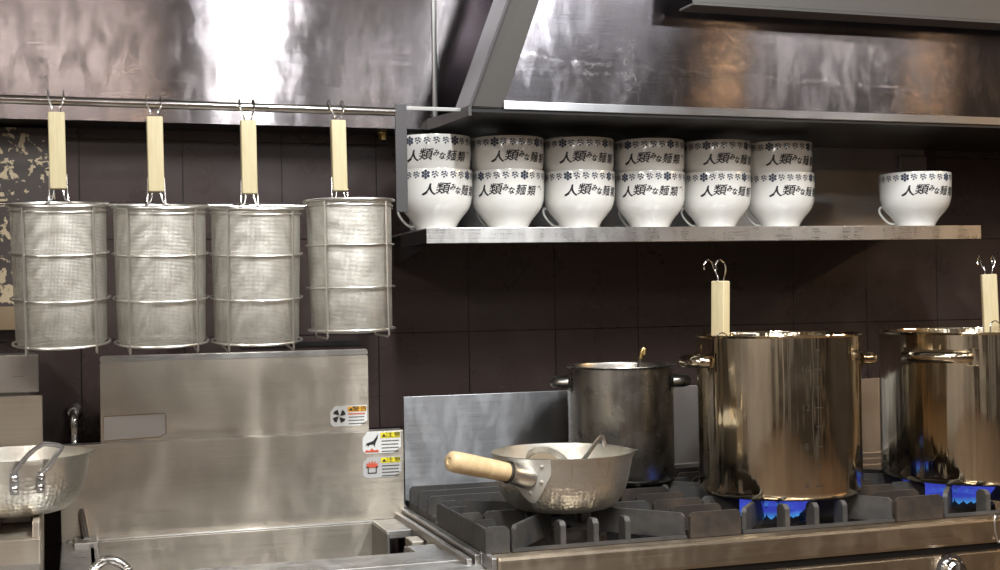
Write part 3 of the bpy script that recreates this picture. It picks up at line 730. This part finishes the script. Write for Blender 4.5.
# left pan with loop handle
LX, LY, LZ = -.097, -.435, .9155
lp = thing('double_handled_pan', 'hammered aluminium pan with riveted strap handle at the left edge', 'pan', (LX, LY, LZ))
b = nbm(); panbody(b, .96, (radians(8),)); link('pan_body', b, M['alu'], lp, ang=50)
def wallpt(a, z, o=0): r = panr(z/.96)*.96+o; return (r*cos(a), r*sin(a), z)
A1, A2 = radians(-88), radians(-68)
for a in (A1, A2):
    b = nbm(); P = wallpt(a, .060, .001)
    t = bmesh.new(); bmesh.ops.create_cube(t, size=1)
    bmesh.ops.scale(t, vec=(.002, .014, .036), verts=t.verts); bmesh.ops.bevel(t, geom=t.edges[:], offset=.0009, segments=2, affect='EDGES')
    merge(b, t, Matrix.Translation(P) @ Matrix.Rotation(a, 4, 'Z'))
    link('strap_mount', b, M['dull'], lp)
b = nbm()
for a in (A1, A2):
    for z in (.051, .068):
        lathe(b, [(.0055, -.001), (.005, .0022), (.0025, .0040), (0, .0045)], 16, Matrix.Translation(wallpt(a, z, .002)) @ Matrix.Rotation(a, 4, 'Z') @ Matrix.Rotation(pi/2, 4, 'Y'))
link('rivets', b, M['chrome'], lp)
b = nbm()
p1 = Vector(wallpt(A1, .074, .002)); p2 = Vector(wallpt(A2, .074, .002)); off = Vector((.042, -.010, .040))
tube(b, [p1, p1+Vector((.004, -.004, .010)), p1+off*.6+Vector((0, 0, .010)), p1+off+Vector((-.002, 0, .004)), p1+off+Vector((.004, 0, .006)), p2+off*.7+Vector((0, 0, .012)), p2+off*.55+Vector((.0, 0, .006)), p2+off*.22, p2], .0042, 10, smooth=5, flat=.6)
link('loop_handle', b, M['dull'], lp)

# ------------------------------------------------------------ gas range
sv = thing('gas_range', 'stainless gas range with cast burners along the bottom right', 'stove', (1.4, -.35, 0))
def sb(name, x0, x1, y0, y1, z0, z1, mt, bev=.001):
    b = nbm(); box(b, x0-1.4, x1-1.4, y0+.35, y1+.35, z0, z1, bev); return link(name, b, M[mt], sv, False)
sb('deck', .628, 2.4, -.68, -.09, .70, .800, 'black')
sb('left_side_wall', .628, .636, -.655, -.09, .80, .832, 'steel')
sb('front_rail', .640, 2.4, -.706, -.640, .787, .833, 'front', .006)
sb('front_rail_end', .630, .641, -.706, -.640, .786, .834, 'steel', .003)
sb('back_plate', .640, 2.4, -.092, -.086, .80, 1.051, 'plate', .001)
for z, y in ((.855, -.112), (.868, -.106), (.881, -.100)): sb('back_step', .95, 2.4, y, -.09, .80, z, 'dull', .002)
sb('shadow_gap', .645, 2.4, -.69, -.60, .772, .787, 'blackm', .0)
sb('front_panel', .640, 2.4, -.704, -.62, .30, .773, 'front', .003); sb('lower_body', .64, 2.4, -.68, -.10, .02, .30, 'front', .003)
kb = nbm(); lathe(kb, [(.030, 0), (.030, .004), (.022, .006), (.021, .024), (.017, .028), (0, .029)], 40, Matrix.Translation((1.500-1.4, -.704+.35, .746)) @ Matrix.Rotation(pi/2, 4, 'X'))
box(kb, 1.497-1.4, 1.503-1.4, -.739+.35, -.730+.35, .73, .765, .002)
link('control_knob', kb, M['chrome'], sv)
# burners and flames
def burner(bx, by, lit, flame=True):
    b = nbm(); lathe(b, [(.0, .012), (.018, .012), (.020, .020), (.050, .022), (.056, .014), (.058, 0), (.03, -.02), (0, -.02)], 40); lathe(b, [(.064, -.005), (.070, .008), (.080, .010), (.082, -.005)], 40)
    o = link('burner', b, M['ironb'], sv, loc=(bx-1.4, by+.35, .815))
    if lit:
        b = nbm(); n = 22
        for i in range(n):
            a = 2*pi*i/n; t = bmesh.new(); h_ = .038+.006*sin(i*2.3)
            pr = [(.0, .0), (.0070, .006), (.0105, .018), (.0090, .030), (.005, h_), (0, h_+.004)]
            lathe(t, pr, 10)
            for v in t.verts: v.co.x += (v.co.z/.04)**1.4*.034
            merge(b, t, Matrix.Rotation(a, 4, 'Z') @ Matrix.Translation((.056, 0, .014)))
        link('gas_flames', b, M['flame'], o)
for bx, by, lit in ((.832, -.49, False), (1.255, -.49, True), (1.68, -.48, True), (1.05, -.245, False), (1.47, -.22, False)): burner(bx, by, lit)
# cast grates : tops z .878, bases z .834
ZT, ZBs = .8775, .8335
def fin(b, p0, p1, z0=ZBs, z1=ZT, th=.006, cham=.006, c0=True, c1=True):
    """upright plate between two plan points with chamfered top corners"""
    d = Vector((p1[0]-p0[0], p1[1]-p0[1], 0)); Ln = d.length; a = atan2(d.y, d.x)
    pts = [(0, z0), (Ln, z0)] + ([(Ln, z1-cham), (Ln-cham, z1)] if c1 else [(Ln, z1)]) + ([(cham, z1), (0, z1-cham)] if c0 else [(0, z1)])
    prism(b, pts, th, Matrix.Translation((p0[0], p0[1], 0)) @ Matrix.Rotation(a, 4, 'Z') @ Matrix.Translation((0, -th/2, 0)), .0008)
def grate(name, label, cx, cy, build, mt='iron', grp=None, cat='burner grate'):
    g = thing(name, label, cat, (cx, cy, 0), 0, grp)
    def part(nm, fn, mm=None):
        b = nbm(); fn(b); bmesh.ops.translate(b, vec=(-cx, -cy, 0), verts=b.verts); link(nm, b, M[mm or mt], g, False)
    build(part); return g
def ladder(x0, x1, left_wall=False, ys=(-.672, -.600, -.525, -.450, -.378)):
    def f(part):
        part('frame', lambda b: (fin(b, (x0+.004, ys[0]), (x0+.004, ys[-1]-.003), z1=ZT-.003 if left_wall else ZBs+.012, c0=False, c1=False, cham=.002), fin(b, (x1-.004, ys[0]), (x1-.004, ys[-1]), z1=ZBs+.012, cham=.002)))
        for i, y in enumerate(ys):
            part('fin', lambda b, y=y: fin(b, (x0, y), (x1, y), th=.008))
    return f
def ring(x0, x1, y0, y1, bx, by):
    def f(part):
        def fr(b):
            fin(b, (x0, y0), (x1, y0), z1=ZBs+.006, th=.008, cham=.001); fin(b, (x0, y1), (x1, y1), z1=ZBs+.012, th=.008, cham=.002)
            fin(b, (x0+.004, y0), (x0+.004, y1), z1=ZBs+.012, cham=.002); fin(b, (x1-.004, y0), (x1-.004, y1), z1=ZBs+.012, cham=.002)
        part('frame', fr)
        rI = .062
        for (px_, py_) in ((x0+.003, y0), (x1-.003, y0), (x0+.003, y1), (x1-.003, y1)):
            d = Vector((bx-px_, by-py_)); l = d.length; e = (px_+d.x*(l-rI)/l, py_+d.y*(l-rI)/l)
            part('fin', lambda b: fin(b, (px_, py_), e, th=.008))
        for (px_, py_) in ((bx-.065, y0), (bx-.006, y0), (bx+.052, y0), (bx-.045, y1), (bx+.045, y1), (x0, by-.03), (x1, by-.03)):
            d = Vector((bx-px_, by-py_)); d = Vector((0, math.copysign(1, d.y))) if py_ in (y0, y1) else Vector((math.copysign(1, d.x), 0))
            ln = .030 if py_ == y0 else .075
            e = (px_+d.x*ln, py_+d.y*ln)
            part('fin', lambda b: fin(b, (px_, py_), e, th=.010, cham=.007))
    return f
LG = 'slotted side grates between the burners'; RG = 'burner ring grates on the range'
grate('side_grate', 'narrow slotted iron grate at the left end of the range', .65, -.5, ladder(.630, .672, True), 'iron', LG)
grate('side_grate', 'brown slotted iron grate between the saucepan and the tall pot', 1.045, -.5, ladder(.998, 1.096), 'ironb', LG)
grate('side_grate', 'brown slotted iron grate between the two large shiny pots', 1.46, -.5, ladder(1.412, 1.512), 'ironb', LG)
grate('burner_grate', 'iron burner grate under the wooden-handled saucepan', .83, -.5, ring(.676, .992, -.672, -.375, .832, -.49), 'iron', RG)
grate('burner_grate', 'iron burner grate under the tall pot with measuring marks', 1.25, -.5, ring(1.100, 1.408, -.672, -.375, 1.255, -.49), 'iron', RG)
grate('burner_grate', 'iron burner grate under the rightmost shiny pot', 1.68, -.5, ring(1.516, 1.84, -.672, -.36, 1.68, -.48), 'iron', RG)
def longg(part):
    for xx in (.634, .896): part('frame', lambda b: fin(b, (xx, -.345), (xx, -.13), z1=ZBs+.012, cham=.002))
    for y in (-.312, -.240, -.172): part('fin', lambda b, y=y: fin(b, (.630, y), (.90, y), th=.008))
grate('rear_side_grate', 'long iron grate of three parallel fins behind the saucepan', .76, -.25, longg, 'iron', None)
grate('rear_burner_grate', 'iron rear grate under the dark stock pot', 1.05, -.245, ring(.905, 1.195, -.365, -.125, 1.05, -.245), 'iron')
grate('rear_side_grate', 'brown rear grate of parallel fins behind the tall pot', 1.27, -.25, lambda part: (part('frame', lambda b: fin(b, (1.204, -.36), (1.204, -.13), z1=ZBs+.012, cham=.002)), [part('fin', lambda b, y=y: fin(b, (1.20, y), (1.34, y), th=.008)) for y in (-.345, -.28, -.21, -.14)]), 'ironb')
grate('rear_burner_grate', 'iron rear grate between the two large shiny pots', 1.47, -.22, ring(1.346, 1.62, -.352, -.115, 1.48, -.22), 'iron')
# wire hanger on the front rail
b = nbm(); tube(b, [(.010, .03, -.006), (.010, .0, .003), (.008, -.006, .0), (.004, -.007, -.020), (.003, -.007, -.040), (-.003, -.007, -.042), (-.008, -.007, -.025), (-.010, -.007, -.004), (-.006, -.003, .006), (.0, .02, .003)], .0018, 8, smooth=5)
tag(link('wire_hook', b, M['wire'], loc=(1.603, -.708, .833)), 'bent wire hook hanging over the front rail at the right edge', 'hook')

# ------------------------------------------------------------ stock pots
def pot(name, label, x, y, r, h, mt, hang, hz=.05, hw=.062, handle_mat='pot', z=.8785):
    t = thing(name, label, 'stock pot', (x, y, z))
    b = nbm(); lathe(b, [(0, 0), (r-.014, 0), (r-.006, .0015), (r-.0015, .006), (r, .014), (r, h-.004), (r+.004, h-.0015), (r+.0065, h), (r+.006, h+.0015), (r-.0005, h+.001), (r-.0022, h-.004), (r-.0022, .012), (r-.012, .003), (0, .003)], 160)
    link('pot_body', b, M[mt], t, ang=50)
    for a in hang:
        b = nbm(); zc = h-hz
        # grip: hollow bar standing off the wall, on two wing plates
        pts = []
        n = 14
        for i in range(n+1):
            s = -1+2*i/n; off_ = .024*(1-abs(s)**5)+.001; an = s*hw/r
            pts.append(((r+off_)*cos(an), (r+off_)*sin(an), zc))
        tube(b, pts, .0115, 14, flat=1.0, up=(0, 0, 1))
        o = link('side_handle', b, M[handle_mat], t, rot=(0, 0, a))
        for s in (-1, 1):
            b = nbm(); lathe(b, [(r+.0006, zc-.017), (r+.0018, zc-.016), (r+.0018, zc+.016), (r+.0006, zc+.017)], 8, None, s*(hw+.006)/r-.012/r, s*(hw+.006)/r+.012/r)
            link('handle_plate', b, M[handle_mat], o)
    return t
def va_(x, y): return atan2(-2.7-y, -x)
X1, Y1 = 1.267, -.515
a1 = va_(X1, Y1)
p1_ = pot('stock_pot', 'tall mirror-finish stock pot with litre marks on the middle front burner', X1, Y1, .1525, .296, 'pot', (a1-radians(71), a1+radians(109)), .048, .046)
X2, Y2 = 1.732, -.49
a2 = va_(X2, Y2)
p2_ = pot('stock_pot', 'large shiny stock pot cut off by the right edge, handle facing front', X2, Y2, .186, .292, 'pot', (a2-radians(22), a2+radians(156)), .045, .062)
X3, Y3 = 1.050, -.263
a3 = va_(X3, Y3)
p3_ = pot('stock_pot', 'smaller dull grey stock pot on the rear burner behind the saucepan', X3, Y3, .107, .232, 'pot2', (a3-radians(88), a3+radians(92)), .032, .028, 'pot2')
for p_, r, h in ((p1_, .1505, .262), (p2_, .183, .25), (p3_, .105, .20)):
    b = nbm(); lathe(b, [(0, h), (r-.001, h)], 64); link('broth', b, M['soup'], p_)
# litre marks
b = nbm(); am = a1+radians(27); rr = .1527
def potwrap(t, a, zc):
    for v in t.verts: th = a+v.co.x/rr; v.co = Vector((rr*cos(th), rr*sin(th), zc+v.co.y))
for i, z in enumerate((.262, .228, .196, .160, .126, .090, .056, .020)):
    w_ = .016 if i % 2 else .009
    t = bmesh.new(); bmesh.ops.create_grid(t, x_segments=4, y_segments=1, size=.5); bmesh.ops.scale(t, vec=(w_, .0022, 1), verts=t.verts); potwrap(t, am, z+.008); merge(b, t)
    if i % 2:
        t = text_bm(('16', '12', '8', '4')[i//2], .017, .003); potwrap(t, am-.024/rr, z+.008); merge(b, t)
t = bmesh.new(); bmesh.ops.create_grid(t, x_segments=1, y_segments=1, size=.5); bmesh.ops.scale(t, vec=(.0012, .246, 1), verts=t.verts); potwrap(t, am-.001/rr, .152); merge(b, t)
M['mark'] = mat('stamped_mark', (.05, .04, .03), .4, .3)
link('litre_marks', b, M['mark'], p1_, False)
# dark ladle tip in back pot
lt = thing('pot_ladle', 'ladle with stained yellow handle tip standing in the rear grey pot', 'ladle', (1.078, -.295, .8785))
b = nbm(); tube(b, [(-.01, .02, .04), (-.004, .006, .20), (0, 0, .235), (.004, -.002, .262)], .0045, 10, smooth=3, flat=.5); link('ladle_handle', b, M['dull'], lt)
b = nbm(); tube(b, [(.002, -.003, .246), (.005, -.005, .262), (.009, -.006, .266), (.008, -.007, .254)], .0042, 10, smooth=4); link('hooked_tip', b, M['gold'], lt)
b = nbm(); lathe(b, [(0, 0), (.02, .003), (.032, .014), (.036, .03), (.035, .03), (.02, .005), (0, .002)], 32, Matrix.Translation((-.02, .045, .02))); link('ladle_cup', b, M['dull'], lt)
# strainers standing in the two big pots
s5 = dup(st0, (1.156, -.495, 1.142), radians(115), 'noodle strainer standing in the tall pot with litre marks, only its grip showing'); del s5['group']
s6 = dup(st0, (1.815, -.440, 1.150), radians(-27), 'noodle strainer standing in the rightmost pot, grip at the right edge'); del s6['group']
for s_, yw in ((s5, 115), (s6, -27)):
    tilt(s_, 0); s_.scale = (1.12, 1.12, 1.0)
    s_.rotation_euler = (0, radians(-1.5), radians(yw))
    Q = Matrix.Rotation(-radians(yw), 3, 'Z')
    b = nbm(); tube(b, [Q @ Vector((x_-.004, -.022, z_+.022)) for x_, z_ in ((-.016, -.03), (-.015, .0), (-.012, .012), (-.004, .016), (.004, .011), (.010, -.002), (.015, -.02))], .0014, 8, smooth=4)
    link('rest_loop', b, M['chrome'], s_)
